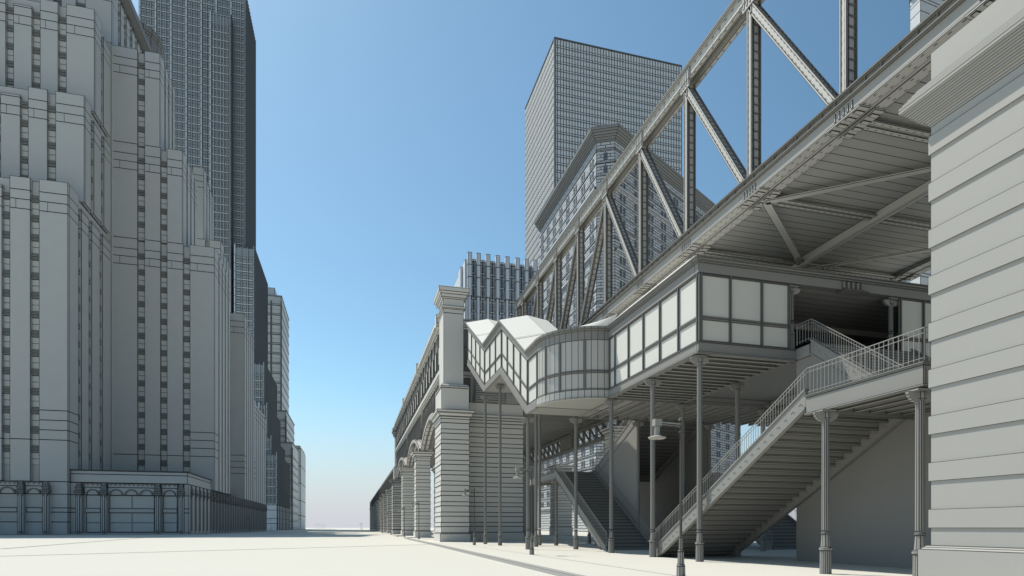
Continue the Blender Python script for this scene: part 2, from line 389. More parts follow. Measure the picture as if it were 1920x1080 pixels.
for side,X0 in ((0,TX),(1,DR-.8)):
    for i,Y in enumerate(nodes[1:] if side==0 else nodes):
        member((X0,Y,ZB-.1),(X0,Y,ZT-.9),side,'vertical_post')
    for i in range(len(nodes)-1):
        ya,yb=nodes[i],nodes[i+1]
        if (ya+yb)/2<43.8: member((X0,yb+.1,ZT-1.0),(X0,ya+.45,ZB-.1),side,'diagonal',wy=.4)
        else: member((X0,ya-.1,ZT-1.0),(X0,yb-.45,ZB-.1),side,'diagonal',wy=.34)
    member((X0,70.7,ZB-.1),(X0,70.7,ZT-.4),side,'end_post',wy=.5)
    # top chord
    a=MB(); L0=13.5
    a.bar((X0+.04,L0,ZT-.42),(X0+.04,71.3,ZT-.42),.08,.74,(0,0,1),seg=19); a.bar((X0+.66,L0,ZT-.42),(X0+.66,71.3,ZT-.42),.08,.74,(0,0,1))
    a.box(X0-.2,X0+.85,L0,71.3,ZT-.05,ZT+.02); a.box(X0-.12,X0-.0,L0,71.3,ZT-.14,ZT-.05); a.box(X0-.1,X0+.12,L0,71.3,ZT-.84,ZT-.79); a.box(X0+.58,X0+.8,L0,71.3,ZT-.84,ZT-.79)
    a.box(X0+.09,X0+.61,L0,71.3,ZT-.32,ZT-.25)
    a.paint('plate'); r=a; dashes(r,(X0-.001,L0,ZT-.24),(X0-.001,71,ZT-.24),(-1,0,0),.6,.2,.08,(0,0,1),(0,)); dashes(r,(X0-.001,L0,ZT-.66),(X0-.001,71,ZT-.66),(-1,0,0),.6,.12,.06,(0,0,1),(0,))
    dashes(r,(X0+.0,L0,ZT-.845),(X0+.0,71,ZT-.845),(0,0,-1),.6,.14,.06,(1,0,0),(0,.69))
    a.build('top_chord','truss',br)
    for Y in nodes:
        a=MB(); a.box(X0-.07,X0,Y-.5,Y+.5,ZT-1.25,ZT-.15)
        for k in range(4): a.box(X0-.1,X0-.07,Y-.42+k*.24,Y-.32+k*.24,ZT-1.1,ZT-.3)
        a.build('gusset_plate','truss',br)
    # bottom chord
    y0,y1=(4,73) ; a=MB(); a.box(X0-.16,X0+.04,y0,y1,19.08,19.15); a.box(X0-.04,X0+.08,y0,y1,19.15,19.38); a.box(X0-.22,X0+.3,y0,y1,19.38,19.45)
    a.paint('plate'); dashes(a,(X0-.042,y0,19.27),(X0-.042,y1,19.27),(-1,0,0),.55,.3,.05,(0,0,1),(0,)); yy=y0
    while yy<y1: a.box(X0-.12,X0-.04,yy,yy+.05,19.15,19.38); yy+=.75
    a.build('deck_edge_guard','guard',br); a=MB(); a.bar((X0+.03,y0,18.82),(X0+.03,y1,18.82),.06,.5,(0,0,1)); a.build('chord_web','web',br); a=MB()
    a.box(X0-.02,X0+.48,y0,y1,18.5,18.57); a.box(X0+.66,X0+1.16,y0,y1,18.5,18.57); a.box(X0+.48,X0+.66,y0,y1,18.53,19.3)
    a.paint('plate'); r=a
    dashes(r,(X0+.23,y0,18.499),(X0+.23,y1,18.499),(0,0,-1),.5,.13,.06,(1,0,0),(-.13,.13)); dashes(r,(X0+.91,y0,18.499),(X0+.91,y1,18.499),(0,0,-1),.5,.13,.06,(1,0,0),(-.13,.13))
    a.build('bottom_chord','truss',br)
    for Y in nodes:
        a=MB(); a.box(X0-.08,X0+.45,Y-.9,Y+.9,18.42,18.5); a.box(X0+.7,X0+1.2,Y-.9,Y+.9,18.42,18.5)
        for k in range(5):
            a.box(X0-.03,X0-.0,Y-.5+k*.22,Y-.42+k*.22,18.62,18.95)
        for k in range(4):
            a.box(X0-.02,X0+.4,Y-.7+k*.42,Y-.5+k*.42,18.38,18.42); a.box(X0+.75,X0+1.15,Y-.7+k*.42,Y-.5+k*.42,18.38,18.42)
        a.build('gusset_plate','truss',br)
a=MB(); y=4
while y<76:
    a.quad((TX+1.1,y,18.72),(TX+1.1,y+.56,18.72),(DR-.5,y+.56,18.72),(DR-.5,y,18.72)); y+=.56
a.build('deck_boards','soffit',br)
a=MB(); a.box(TX+.35,DR-.3,4,76,18.78,19.3); a.build('deck','fasc',br)
for Y in nodes:
    a=MB(); a.box(TX+1.1,DR-.9,Y-.28,Y-.06,18.46,18.52); a.box(TX+1.1,DR-.9,Y+.06,Y+.28,18.46,18.52); a.box(TX+1.1,DR-.9,Y-.05,Y+.05,18.5,18.72)
    a.paint('plate'); r=a
    dashes(r,(TX+1.2,Y,18.459),(DR-1,Y,18.459),(0,0,-1),.42,.12,.05,(0,1,0),(-.17,.17)); a.build('cross_beam','truss',br)
for Y in (26.2,50.2):
    for (a0,b0) in (((20.5,Y),(35.5,Y-12)),((20.5,Y),(35.5,Y+12)),((35.5,Y),(20.5,Y-12)),((35.5,Y),(20.5,Y+12))):
        a=MB(); zb=18.38 if a0[0]<30 else 18.26
        a.bar((*a0,zb),(*b0,zb),.4,.09); mid=[(a0[i]*.6+b0[i]*.4) for i in (0,1)]
        dv=V((b0[0]-a0[0],b0[1]-a0[1],0)).normalized()
        for k in range(4):
            c=V((*mid,zb-.07))+dv*.32*k; a.bar(c,c+dv*.16,.46,.06)
        a.build('lateral_brace','truss',br)
a=MB(); a.box(27.18,27.42,4,76,18.1,18.2); a.box(27.25,27.35,4,76,18.2,18.7); a.build('stringer_beam','truss',br)

# ------------------------------------------------------------------ near right pier
K_=.807
def kz(z): return CH+(z-CH)*K_
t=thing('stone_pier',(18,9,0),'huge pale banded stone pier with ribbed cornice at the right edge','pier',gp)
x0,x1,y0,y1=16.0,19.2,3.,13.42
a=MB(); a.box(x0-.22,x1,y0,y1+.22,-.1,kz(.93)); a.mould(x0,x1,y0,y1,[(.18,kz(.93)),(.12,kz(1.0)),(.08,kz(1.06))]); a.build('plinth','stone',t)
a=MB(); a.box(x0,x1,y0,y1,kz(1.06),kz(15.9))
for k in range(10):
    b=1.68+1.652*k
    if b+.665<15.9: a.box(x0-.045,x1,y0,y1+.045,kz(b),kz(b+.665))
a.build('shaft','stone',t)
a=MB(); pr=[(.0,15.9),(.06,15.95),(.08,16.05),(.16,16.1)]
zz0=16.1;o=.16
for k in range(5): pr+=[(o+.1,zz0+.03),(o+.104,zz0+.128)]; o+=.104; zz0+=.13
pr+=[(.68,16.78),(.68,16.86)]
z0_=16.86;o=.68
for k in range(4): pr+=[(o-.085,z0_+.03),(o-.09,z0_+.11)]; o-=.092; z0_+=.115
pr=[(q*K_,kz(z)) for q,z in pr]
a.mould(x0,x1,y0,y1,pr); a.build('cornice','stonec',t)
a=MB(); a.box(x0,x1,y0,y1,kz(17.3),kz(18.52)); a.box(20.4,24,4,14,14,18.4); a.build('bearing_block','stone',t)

# ------------------------------------------------------------------ cast iron columns
def column(x,y,z0,z1,label,r=1.0,brx=True,bry=False,grp='cast iron columns under the elevated station'):
    t=thing('iron_column',(x,y,z0),label,'column',grp)
    a=MB(); a.lathe(x,y,[(.2*r,z0),(.19*r,z0+.85)],16,(1,1,1,1)); a.lathe(x,y,[(.19*r,z0+.85),(.225*r,z0+.87),(.225*r,z0+.95),(.17*r,z0+.98)],12,(1,0,1,0)); a.lathe(x,y,[(.165*r,z0+.98),(.13*r,z0+1.45)],8); a.lathe(x,y,[(.13*r,z0+1.45),(.16*r,z0+1.47),(.16*r,z0+1.52),(.13*r,z0+1.55)],12,(1,0,1,0))
    a.build('base','metal',t)
    a=MB(); a.lathe(x,y,[(.14*r,z0+1.6),(.13*r,z1-.35)],12,(0,1,0,1)); a.build('shaft','metal',t)
    a=MB(); a.lathe(x,y,[(.13*r,z1-.35),(.17*r,z1-.3),(.15*r,z1-.08)],8); a.box(x-.3,x+.3,y-.22,y+.22,z1-.08,z1)
    def brk(dx,dy):
        pts=[(0,-.42)]+[(.42*math.sin(k*math.pi/10)*1.0,-.08-.34*math.cos(k*math.pi/10)) for k in range(1,6)]+[(0,-.08)]
        n=len(pts); w=.07
        P=[(x+dx*(.1+u),y+dy*(.1+u),z1+v) for u,v in pts]; sx,sy=(dy*w,dx*w)
        A=[(q[0]+sx,q[1]+sy,q[2]) for q in P];B=[(q[0]-sx,q[1]-sy,q[2]) for q in P]
        a.ngon(A);a.ngon(B[::-1])
        for i in range(n): a.quad(A[i],B[i],B[(i+1)%n],A[(i+1)%n])
    if brx: brk(1,0);brk(-1,0)
    if bry: brk(0,1);brk(0,-1)
    a.build('capital','metal',t)
    return t
ZF=10.22
for (x,y,z0,z1,lb) in (
 (16.7,26.3,0,ZF,'slender iron column under the near left corner of the glazed station hall'),
 (16.7,31.1,0,ZF,'iron column halfway along the hall, just left of the large street lamp'),
 (16.7,36.8,0,ZF,'iron column where the curved bay meets the straight glazed wall'),
 (16.8,43.6,0,ZF,'iron column standing in front of the left staircase treads'),
 (17.2,54.2,0,15.1,'iron column behind the left staircase landing, nearest the abutment wall'),
 (18.6,53.4,0,6.2,'short iron column carrying the corner of the left staircase landing'),
 (xy(1105,58),58,0,6.2,'short iron column under the far part of the left staircase landing'),
 (13.15,44.4,0,ZF,'iron column under the start of the curved bay, beside the small lamp'),
 (13.5,54.9,0,15.2,'very tall iron column under the peak of the zigzag stair enclosure'),
 (13.15,59.8,0,15.2,'very tall iron column nearest the stone pylon'),
 (15.6,50.2,0,15.0,'thin tall iron column right of the zigzag peak, against the abutment wall'),
 (22.1,30.8,0,ZF,'inner iron column rising behind the right staircase railing'),
 (22.1,36.9,0,ZF,'inner iron column behind the arm of the large street lamp'),
 (22.2,43.8,0,ZF,'inner iron column at the edge of the pale triangular wall'),
 (28.6,36.9,0,ZF,'back iron column seen just above the right staircase railing'),
 (28.6,43.6,0,ZF,'back iron column beside the dark staircase wall'),
 (16.78,18.2,0,6.0,'near iron column under the corner where the right flight meets its landing'),
 (17.1,14.7,0,6.0,'near iron column beside the huge banded pier'),
 (19.2,15.6,0,6.0,'near iron column almost hidden by the huge banded pier')):
    column(x,y,z0,z1,lb,r=1.0)

# ------------------------------------------------------------------ station hall
hx0,hx1,hy0,hy1=16.5,34.,26.05,44.
ht=thing('station_hall',(24,33,10.3),'elevated station hall with white panel walls between grey frames','station')
def panel(mo,p,u,w,z0,z1,zm0,zm1,parent,slope=0,mid=True,inset=.05,nrm=None):
    """two panes one above the other with a moulded frame; p=(x,y) start, u unit dir in plan; slope raises z along u"""
    ux,uy=u; nx,ny=nrm
    def P(s,z,o): return (p[0]+ux*s+nx*o,p[1]+uy*s+ny*o,z+slope*s)
    for (a0,b0) in ((z0,zm0),(zm1,z1)):
        f=.05
        a=MB(); a.quad(P(f,a0+f,-inset),P(w-f,a0+f,-inset),P(w-f,b0-f,-inset),P(f,b0-f,-inset)); a.build('window_pane','pane',parent)
def bar3(a,P,s0,s1,z0,z1,o0,o1,ss0=None):
    q=[P(s0,z0,o1),P(s1,z0,o1),P(s1,z1,o1),P(s0,z1,o1)]; r=[P(s0,z0,o0),P(s1,z0,o0),P(s1,z1,o0),P(s0,z1,o0)]
    a.quad(*q)
    for i in range(4):
        j=(i+1)%4; a.quad(q[i],r[i],r[j],q[j])
def glazed(parent,p,u,nrm,edges,z0,z1,zm,slope=0,mw=.065):
    """edges: mullion centres along u"""
    nx,ny=nrm;ux,uy=u
    def P(s,z,o): return (p[0]+ux*s+nx*o,p[1]+uy*s+ny*o,z+slope*s)
    fr=MB()
    for e in edges:
        bar3(fr,P,e-mw,e+mw,z0,z1,-.08,.04); bar3(fr,P,e-.035,e+.035,z0,z1,.04,.075)
    for a0,a1 in zip(edges,edges[1:]):
        for (za,zb) in ((z0,z0+.1),(zm-.1,zm+.1),(z1-.1,z1)):
            bar3(fr,P,a0+mw,a1-mw,za,zb,-.07,.025)
            bar3(fr,P,a0+mw,a1-mw,(za+zb)/2-.02,(za+zb)/2+.02,.025,.05)
        for (za,zb) in ((z0+.1,zm-.1),(zm+.1,z1-.1)):
            a=MB(); a.quad(P(a0+mw,za,-.04),P(a1-mw,za,-.04),P(a1-mw,zb,-.04),P(a0+mw,zb,-.04)); a.build('window_pane','pane',parent)
    fr.build('window_frame','frame',parent)
Z1,Z0,ZM=14.27,10.86,12.07
# left wall runs from the near corner to the curved bay (u towards +Y, outward -X)
glazed(ht,(hx0,hy0),(0,1),(-1,0),[.12,1.9,3.85,5.8,7.75,9.7,10.55],Z0,Z1,ZM)
glazed(ht,(hx0,hy0),(1,0),(0,-1),[.12,1.78,3.62,5.25],Z0,Z1,ZM)
glazed(ht,(28.95,hy0),(1,0),(0,-1),[.0,1.6,3.2,4.8],Z0,Z1,ZM)
a=MB(); a.box(hx0-.02,hx0+.2,hy0-.02,hy0+.2,Z0,Z1); a.build('corner_post','fasc',ht)
a=MB()   # entablature
for (o,z0,z1) in ((.05,14.27,14.75),(.12,14.75,14.83),(.2,14.83,14.95),(.28,14.95,15.02)):
    a.box(hx0-o,hx1,hy0-o,hy0+.3,z0,z1); a.box(hx0-o,hx0+.3,hy0+.3,36.7,z0,z1)
for k in range(5): a.box(25.0+k*.3,25.18+k*.3,hy0-.12,hy0-.05,14.35,14.72)
a.box(24.95,26.5,hy0-.3,hy0+.3,14.2,14.26)
a.build('entablature','fasc',ht)
a=MB(); A=(hx0-.28,hy0-.28,15.02);B=(hx0-.28,36.7,15.02);Cc=(17.9,36.7,16.45);D=(17.9,29.5,16.45)
a.quad(A,D,Cc,B,(0,1,0,1)); a.quad(A,(hx1,hy0-.28,15.02),(hx1,29.5,16.45),D,(0,0,0,0)); a.quad(D,(hx1,29.5,16.45),(hx1,44,16.45),(17.9,44,16.45),(0,0,0,0))
a.build('roof','roofw',ht)
a=MB(); y=hy0+.3
while y<hy1: a.quad((hx0+.3,y,14.3),(hx0+.3,y+.6,14.3),(hx1,y+.6,14.3),(hx1,y,14.3)); y+=.6
for y in (31,36.8): a.box(hx0+.3,hx1,y,y+.25,13.9,14.28)
a.build('ceiling','soffit',ht)
a=MB(); a.box(hx0+.3,hx1,hy1-.2,hy1,Z0,14.3); a.box(hx1-.1,hx1,hy0,hy1,Z0,14.3); a.box(22.3,28.4,38,38.3,10.8,12.4); a.build('back_wall','metald',ht)
a=MB()  # floor edge girders
a.box(hx0-.06,22.15,hy0-.08,hy0+.1,10.36,10.82); a.box(hx0-.16,22.15,hy0-.16,hy0+.25,10.28,10.36); a.box(hx0-.1,22.15,hy0-.12,hy0+.0,10.82,10.87)
a.box(hx0-.06,hx0+.1,hy0+.1,36.7,10.36,10.82); a.box(hx0-.16,hx0+.25,hy0+.25,36.7,10.28,10.36); a.box(hx0-.1,hx0,hy0,36.7,10.82,10.87)
a.box(21.95,22.25,hy0+.1,43.6,10.28,10.6); a.box(16.6,28.8,36.65,36.95,10.25,10.5); a.box(16.6,28.8,43.45,43.75,10.25,10.5); a.box(28.5,28.8,26,43.6,10.28,10.6)
a.box(22.1,28.7,35.9,36.0,10.3,10.6)
a.paint('plate'); r=a; yy=hy0+.3
while yy<36.5: r.box(hx0-.075,hx0-.06,yy,yy+.045,10.7,10.74); yy+=.17
a.build('floor_girder','fasc',ht)
a=MB(); a.box(hx0+.1,hx1,hy0+.1,44,10.6,10.8); a.build('floor','wallp',ht)
y=hy0+.55
while y<36.4:
    a=MB(); a.box(hx0+.15,21.95,y,y+.09,10.3,10.6); a.box(hx0+.15,21.95,y-.08,y+.17,10.27,10.3); a.build('floor_joist','metal',ht); y+=.68
x=16.9
while x<34:
    a=MB(); a.box(x,x+.1,36.95,43.4,10.28,10.6); a.box(x-.07,x+.17,36.95,43.4,10.25,10.28); a.build('floor_joist','metal',ht); x+=.85
for x,lb in ((22.05,'iron column at the left of the hall opening, behind the upper railing'),(28.5,'iron column at the right of the hall opening')):
    column(x,hy0+.2,10.85,14.22,lb,r=.9,grp='iron columns framing the hall opening')

# ------------------------------------------------------------------ curved bay and zigzag stair enclosure
et=thing('stair_enclosure',(15,50,10.3),'zigzag covered stair of white panels with pale faceted roof and curved bay','covered stair')
cx,cy,R=16.6,40.6,3.88
cv=[(cx-R*math.cos(k*math.pi/2/14),cy-R*math.sin(k*math.pi/2/14)) for k in range(15)]
def ring(a,o,z0,z1,mat=None):
    for k in range(14):
        f=(R+o)/R
        P=[((cx+(q[0]-cx)*f),(cy+(q[1]-cy)*f)) for q in (cv[k],cv[k+1])]
        Q=[((cx+(q[0]-cx)*(R-.1)/R),(cy+(q[1]-cy)*(R-.1)/R)) for q in (cv[k],cv[k+1])]
        a.quad((*P[0],z0),(*P[1],z0),(*P[1],z1),(*P[0],z1)); a.quad((*P[0],z1),(*P[1],z1),(*Q[1],z1),(*Q[0],z1),(0,0,0,0)); a.quad((*Q[0],z0),(*Q[1],z0),(*P[1],z0),(*P[0],z0),(0,0,0,0))
a=MB(); ring(a,0,12.17,14.17); a.build('curved_panel','drum',et)
a=MB(); ring(a,0,10.95,11.97); a.build('curved_panel','drum',et)
a=MB(); ring(a,.05,14.17,14.75); ring(a,.16,14.75,14.86); ring(a,.24,14.86,15.02); a.build('curved_band','fasc',et)
a=MB(); ring(a,.04,10.36,10.86); ring(a,.12,10.28,10.36); a.build('curved_band','drum',et)
a=MB(); ring(a,.04,11.97,12.17); ring(a,.04,10.86,10.95); ring(a,.09,12.05,12.09)
for k in (0,3,6,10,14):
    an=k*math.pi/28
    for (w,o) in ((.09,.05),(.035,.09)):
        da=w/R
        pts=[(cx-(R+oo)*math.cos(an+s*da),cy-(R+oo)*math.sin(an+s*da)) for oo,s in ((-.05,-1),(-.05,1),(o,1),(o,-1))]
        a.prismz(pts[::-1],10.86,14.2)
a.build('window_frame','frame',et)
a=MB()
for k in range(14): a.quad((*cv[k],10.3),(*cv[k+1],10.3),(19,cv[k+1][1] if k<13 else 36.75,10.3),(19,cv[k][1],10.3),(0,0,0,0))
a.build('floor_slab','soffit',et)
a=MB()
for k in range(14):
    a.quad((*cv[k],15.0),(*cv[k+1],15.0),(17.2,cv[k+1][1]+.6,16.1),(17.2,cv[k][1]+.1,16.1),(0,0,0,0))
a.build('bay_roof','roofw',et)
EX=12.73; EW=17.6
seg=[(40.6,43.05,10.36,10.36,1),(43.05,51.2,10.36,15.38,4),(51.2,58.2,15.38,15.38,3),(58.2,67.2,15.38,20.45,4)]
for (ya,yb,za,zb,n) in seg:
    sl=(zb-za)/(yb-ya); w=(yb-ya)/n
    glazed(et,(EX,ya),(0,1),(-1,0),[.06]+[w*i for i in range(1,n)]+[yb-ya-.06],za+.5,za+3.9,za+1.7,slope=sl,mw=.08)
    def P(y,z): return (y,z+(y-ya)*sl)
    for (o,z0,z1,mt,nm) in ((.05,-.05,.5,'fasc','base_band'),(.14,-.14,-.05,'fasc','base_band'),(.05,3.9,4.35,'fasc','eave_band'),(.16,4.35,4.5,'fasc','eave_band'),(.26,4.5,4.64,'fasc','eave_band')):
        a=MB(); pts=[(ya,za+z0),(yb,zb+z0),(yb,zb+z1),(ya,za+z1)]; a.prismx(pts,EX-o,EX+.1); a.build(nm,mt,et)
    a=MB(); prof=[(EX-.26,4.64),(15.1,5.3),(17.0,5.0),(EW+.1,4.4)]
    for (xa,h0),(xb,h1) in zip(prof,prof[1:]): a.quad((xa,ya,za+h0),(xb,ya,za+h1),(xb,yb,zb+h1),(xa,yb,zb+h0),(1,0,1,1))
    for k in range(1,3):
        yy=ya+(yb-ya)*k/3; zy=za+sl*(yy-ya)
        if n>1 and k==1:
            for (xa,h0),(xb,h1) in zip(prof,prof[1:]): a.quad((xa,yy-.06,zy+h0+.04),(xb,yy-.06,zy+h1+.04),(xb,yy+.06,zy+h1+.04+.12*sl),(xa,yy+.06,zy+h0+.04+.12*sl))
    a.build('roof','roofw',et)
    a=MB(); a.prismx([(ya,za-.1),(yb,zb-.1),(yb,zb+.1),(ya,za+.1)],EX+.1,EW); a.build('floor_slab','metal',et)
    a=MB(); a.prismx([(ya,za),(yb,zb),(yb,zb+4.6),(ya,za+4.6)],EW-.1,EW); a.build('inner_wall','wallp',et)

# ------------------------------------------------------------------ staircases
def railing(parent,pts,h=1.05,step=.18,name='railing',r=.014):
    """pts polyline of 3D points along the foot of the railing"""
    a=MB()
    for p,q in zip(pts,pts[1:]):
        p=V(p);q=V(q);L=(q-p).length
        for z in (.12,h-.16,h): a.rod(p+V((0,0,z)),q+V((0,0,z)),r*(1.3 if z==h else .9))
        n=max(1,int(L/step))
        for i in range(n+1):
            c=p+(q-p)*(i/n); a.rod(c,c+V((0,0,h)),r*(1.8 if i in (0,n) else .85))
    a.build(name,'rail',parent)
def flight(parent,x0,x1,ya,za,yb,zb,n,matst='metal'):
    """steps from (ya,za) up to (yb,zb) across x0..x1"""
    dy=(yb-ya)/n;dz=(zb-za)/n
    for i in range(n):
        y_a=ya+dy*i;y_b=ya+dy*(i+1);z=za+dz*(i+1); a=MB()
        a.box(x0+.1,x1-.1,min(y_a,y_b)-.03,max(y_a,y_b),z-.05,z)
        a.box(x0+.1,x1-.1,y_a-.012,y_a+.012,z-dz,z-.05)
        a.box(x0+.1,x1-.1,y_b-.03,y_b+.03,z-.14,z-.05)
        a.build('step',matst,parent)
    sl=(zb-za)/(yb-ya)
    for x in (x0,x1-.1):
        a=MB()
        for (o,u0,u1) in ((0,-.42,.22),(.05,-.5,-.42),(.05,.22,.3)):
            a.prismx([(ya,za+u0),(yb,zb+u0),(yb,zb+u1),(ya,za+u1)],x-o,x+.1+o)
        a.paint('plate'); r=a; L=abs(yb-ya); k=int(L/.42)
        for i in range(k):
            yc=min(ya,yb)+.42*(i+.4)
            for (dy_,dz_) in ((0,-.08),(.05,.0),(.11,.03),(.17,.03)):
                y2=yc+dy_; z2=za+(y2-ya)*sl-.08+dz_-(.1 if sl<0 else .0)
                r.box(x-.012,x-.002,y2,y2+.035,z2,z2+.035)
        a.build('stringer','fasc',parent)
def landing(parent,x0,x1,y0,y1,z,skip=False):
    a=MB(); a.box(x0,x1,y0,y1,z-.08,z); a.box(x0-.06,x1,y0-.06,y1,z-.03,z+.03)
    a.box(x0+.0,x0+.1,y0,y1,z-.68,z-.08); a.box(x0-.08,x0+.16,y0-.08,y1,z-.75,z-.68); a.box(x0+.1,x1,y0+.003,y0+.1,z-.68,z-.08); a.box(x0+.16,x1,y0-.075,y0+.16,z-.748,z-.682)
    a.box(x0+.1,x1,y1-.1,y1-.003,z-.68,z-.08)
    a.build('landing','fasc',parent)
    a=MB(); x=x0+.6
    while x<x1: a.box(x,x+.09,y0+.1,y1-.1,z-.5,z-.1); a.box(x-.06,x+.15,y0+.1,y1-.1,z-.53,z-.5); x+=.8
    a.build('landing_joists','metal',parent)
LZ=6.8
s1=thing('staircase',(19.5,25,0),'near staircase climbing right to a landing beside the huge banded pier','staircase','iron staircases up to the station')
flight(s1,17.0,22.1,31.9,0,19.45,LZ,26)
landing(s1,17.0,28.7,14.5,19.45,LZ)
flight(s1,22.15,28.6,19.5,LZ,25.0,10.85,16)
a=MB(); a.box(22.15,28.6,25.0,26.05,10.7,10.85); a.box(22.1,22.25,25.0,26.0,10.3,10.9); a.build('landing','fasc',s1)
railing(s1,[(17.05,31.9,.25),(17.05,19.45,LZ+.03),(17.05,14.5,LZ+.03),(28.6,14.5,LZ+.03)])
railing(s1,[(22.05,31.9,.25),(22.05,19.45,LZ+.03)])
railing(s1,[(22.2,19.45,LZ+.3),(22.2,25.0,11.1),(22.2,26.0,11.1)])
s2=thing('staircase',(20,48,0),'left staircase climbing away from the viewer toward the abutment','staircase','iron staircases up to the station')
flight(s2,18.2,22.05,41.0,0,52.7,6.9,26,'metald')
landing(s2,18.2,28.4,52.7,61,6.9)
flight(s2,22.2,28.4,52.7,6.9,43.7,10.8,17,'metald')
railing(s2,[(18.25,41.0,.25),(18.25,52.7,7.0),(18.25,61,7.0)]); railing(s2,[(22.0,41.0,.25),(22.0,52.7,7.0)]); railing(s2,[(22.25,52.7,7.1),(22.25,43.7,11.0)]); railing(s2,[(18.25,61,6.95),(28.4,61,6.95)])
s3=thing('staircase',(34,45,0),'far staircase glimpsed low behind the near flight','staircase','iron staircases up to the station')
flight(s3,31.0,36.0,39,0,50.7,6.9,26,'metald'); railing(s3,[(31.05,39,.25),(31.05,50.7,7.0)]); railing(s3,[(35.95,39,.25),(35.95,50.7,7.0)])
landing(s3,31,36,50.7,56,6.9)
# walls under the upper flights
def wallp(pts,x0,x1,label):
    a=MB(); a.prismx(pts,x0,x1); o=a.build('stair_wall','wallp'); return tag(o,label,'wall','plain walls enclosing the staircases')
wallp([(15.4,-.05),(26.05,-.05),(26.05,10.3),(25.0,10.35),(19.5,6.4),(15.4,6.0)],22.2,22.45,'large plain grey wall behind the near staircase flight')
wallp([(43.9,-.05),(52.6,-.05),(52.6,6.55),(43.9,10.4)],22.2,22.4,'pale triangular wall between the left staircase and its upper flight')
wallp([(43.9,-.05),(57,-.05),(57,6.6),(52.7,6.6),(43.9,10.5)],28.6,28.8,'dark plain wall right of the staircase underside')

# ------------------------------------------------------------------ street lamps
def lamp(x,y,z,label,hd=-1):
    t=thing('street_lamp',(x,y,z),label,'street lamp','street lamps along the pavement')
    a=MB(); a.lathe(x,y,[(.16,z),(.15,z+.35),(.16,z+.36),(.125,z+.42),(.105,z+.85),(.12,z+.87),(.08,z+.92),(.065,z+1.35),(.08,z+1.37),(.05,z+1.42)],8); a.build('base','metal',t)
    a=MB(); a.lathe(x,y,[(.05,z+1.4),(.038,z+5.45)],8,(0,1,0,1)); a.lathe(x,y,[(.08,z+5.0),(.08,z+5.06)],8); a.lathe(x,y,[(.05,z+5.4),(.09,z+5.42),(.09,z+5.5),(.02,z+5.55)],8); a.build('pole','metal',t)
    a=MB(); a.bar((x,y,z+5.3),(x+hd*.8,y,z+5.33),.07,.08); a.bar((x,y,z+5.22),(x+hd*.8,y,z+5.27),.05,.05)
    pv_=(x+hd*.05,y,z+4.75)
    for k in range(1,7):
        an=k/6*math.pi/2; q=(x+hd*(.05+.3*(1-math.cos(an))),y,z+4.75+.47*math.sin(an)); a.bar(pv_,q,.022,.022,(0,1,0)); pv_=q
    a.build('arm','metal',t)
    hx=x+hd*.92
    a=MB(); a.box(hx-.13,hx+.13,y-.11,y+.11,z+5.2,z+5.43); a.lathe(hx,y,[(.1,z+4.86),(.1,z+5.18)],10); 
    o=a.build('lamp_housing','rail',t)
    a=MB(); a.lathe(hx,y,[(.09,z+4.88),(.13,z+4.87),(.29,z+4.82),(.31,z+4.79),(.27,z+4.76),(.05,z+4.75)],16); a.build('lamp_shade','rail',t)
    return t
lamp(11.07,18.6,0,'large nearest street lamp with a disc shade in front of the iron columns')
lamp(10.85,35.8,0,'middle street lamp standing before the abutment and columns')
l3=lamp(11.4,56.8,0,'smaller street lamp against the tall pylon')
L0=lamp(9.4,88,-.04,'distant street lamp in front of the first slim pier')
for (x,y,lb) in ((9.3,112,'distant street lamp between the first and second slim piers'),(9.2,150,'distant street lamp just before the far pylon'),(9.0,190,'far street lamp beside the low viaduct'),
   (-37,300,'far street lamp at the foot of the dark ribbed skyscraper'),(-37,240,'far street lamp before the left stone tower shopfronts')):
    dup(L0,x-9.4,y-88,0,lb)
LL=lamp(-36.5,640,-.05,'tiny street lamp near the horizon, in the left row',1)
for k in range(1,7): dup(LL,-.4*k,45*k)
RL=lamp(8.0,520,-.05,'tiny street lamp near the horizon, in the right row')
for k in range(1,4): dup(RL,.2*k,60*k)

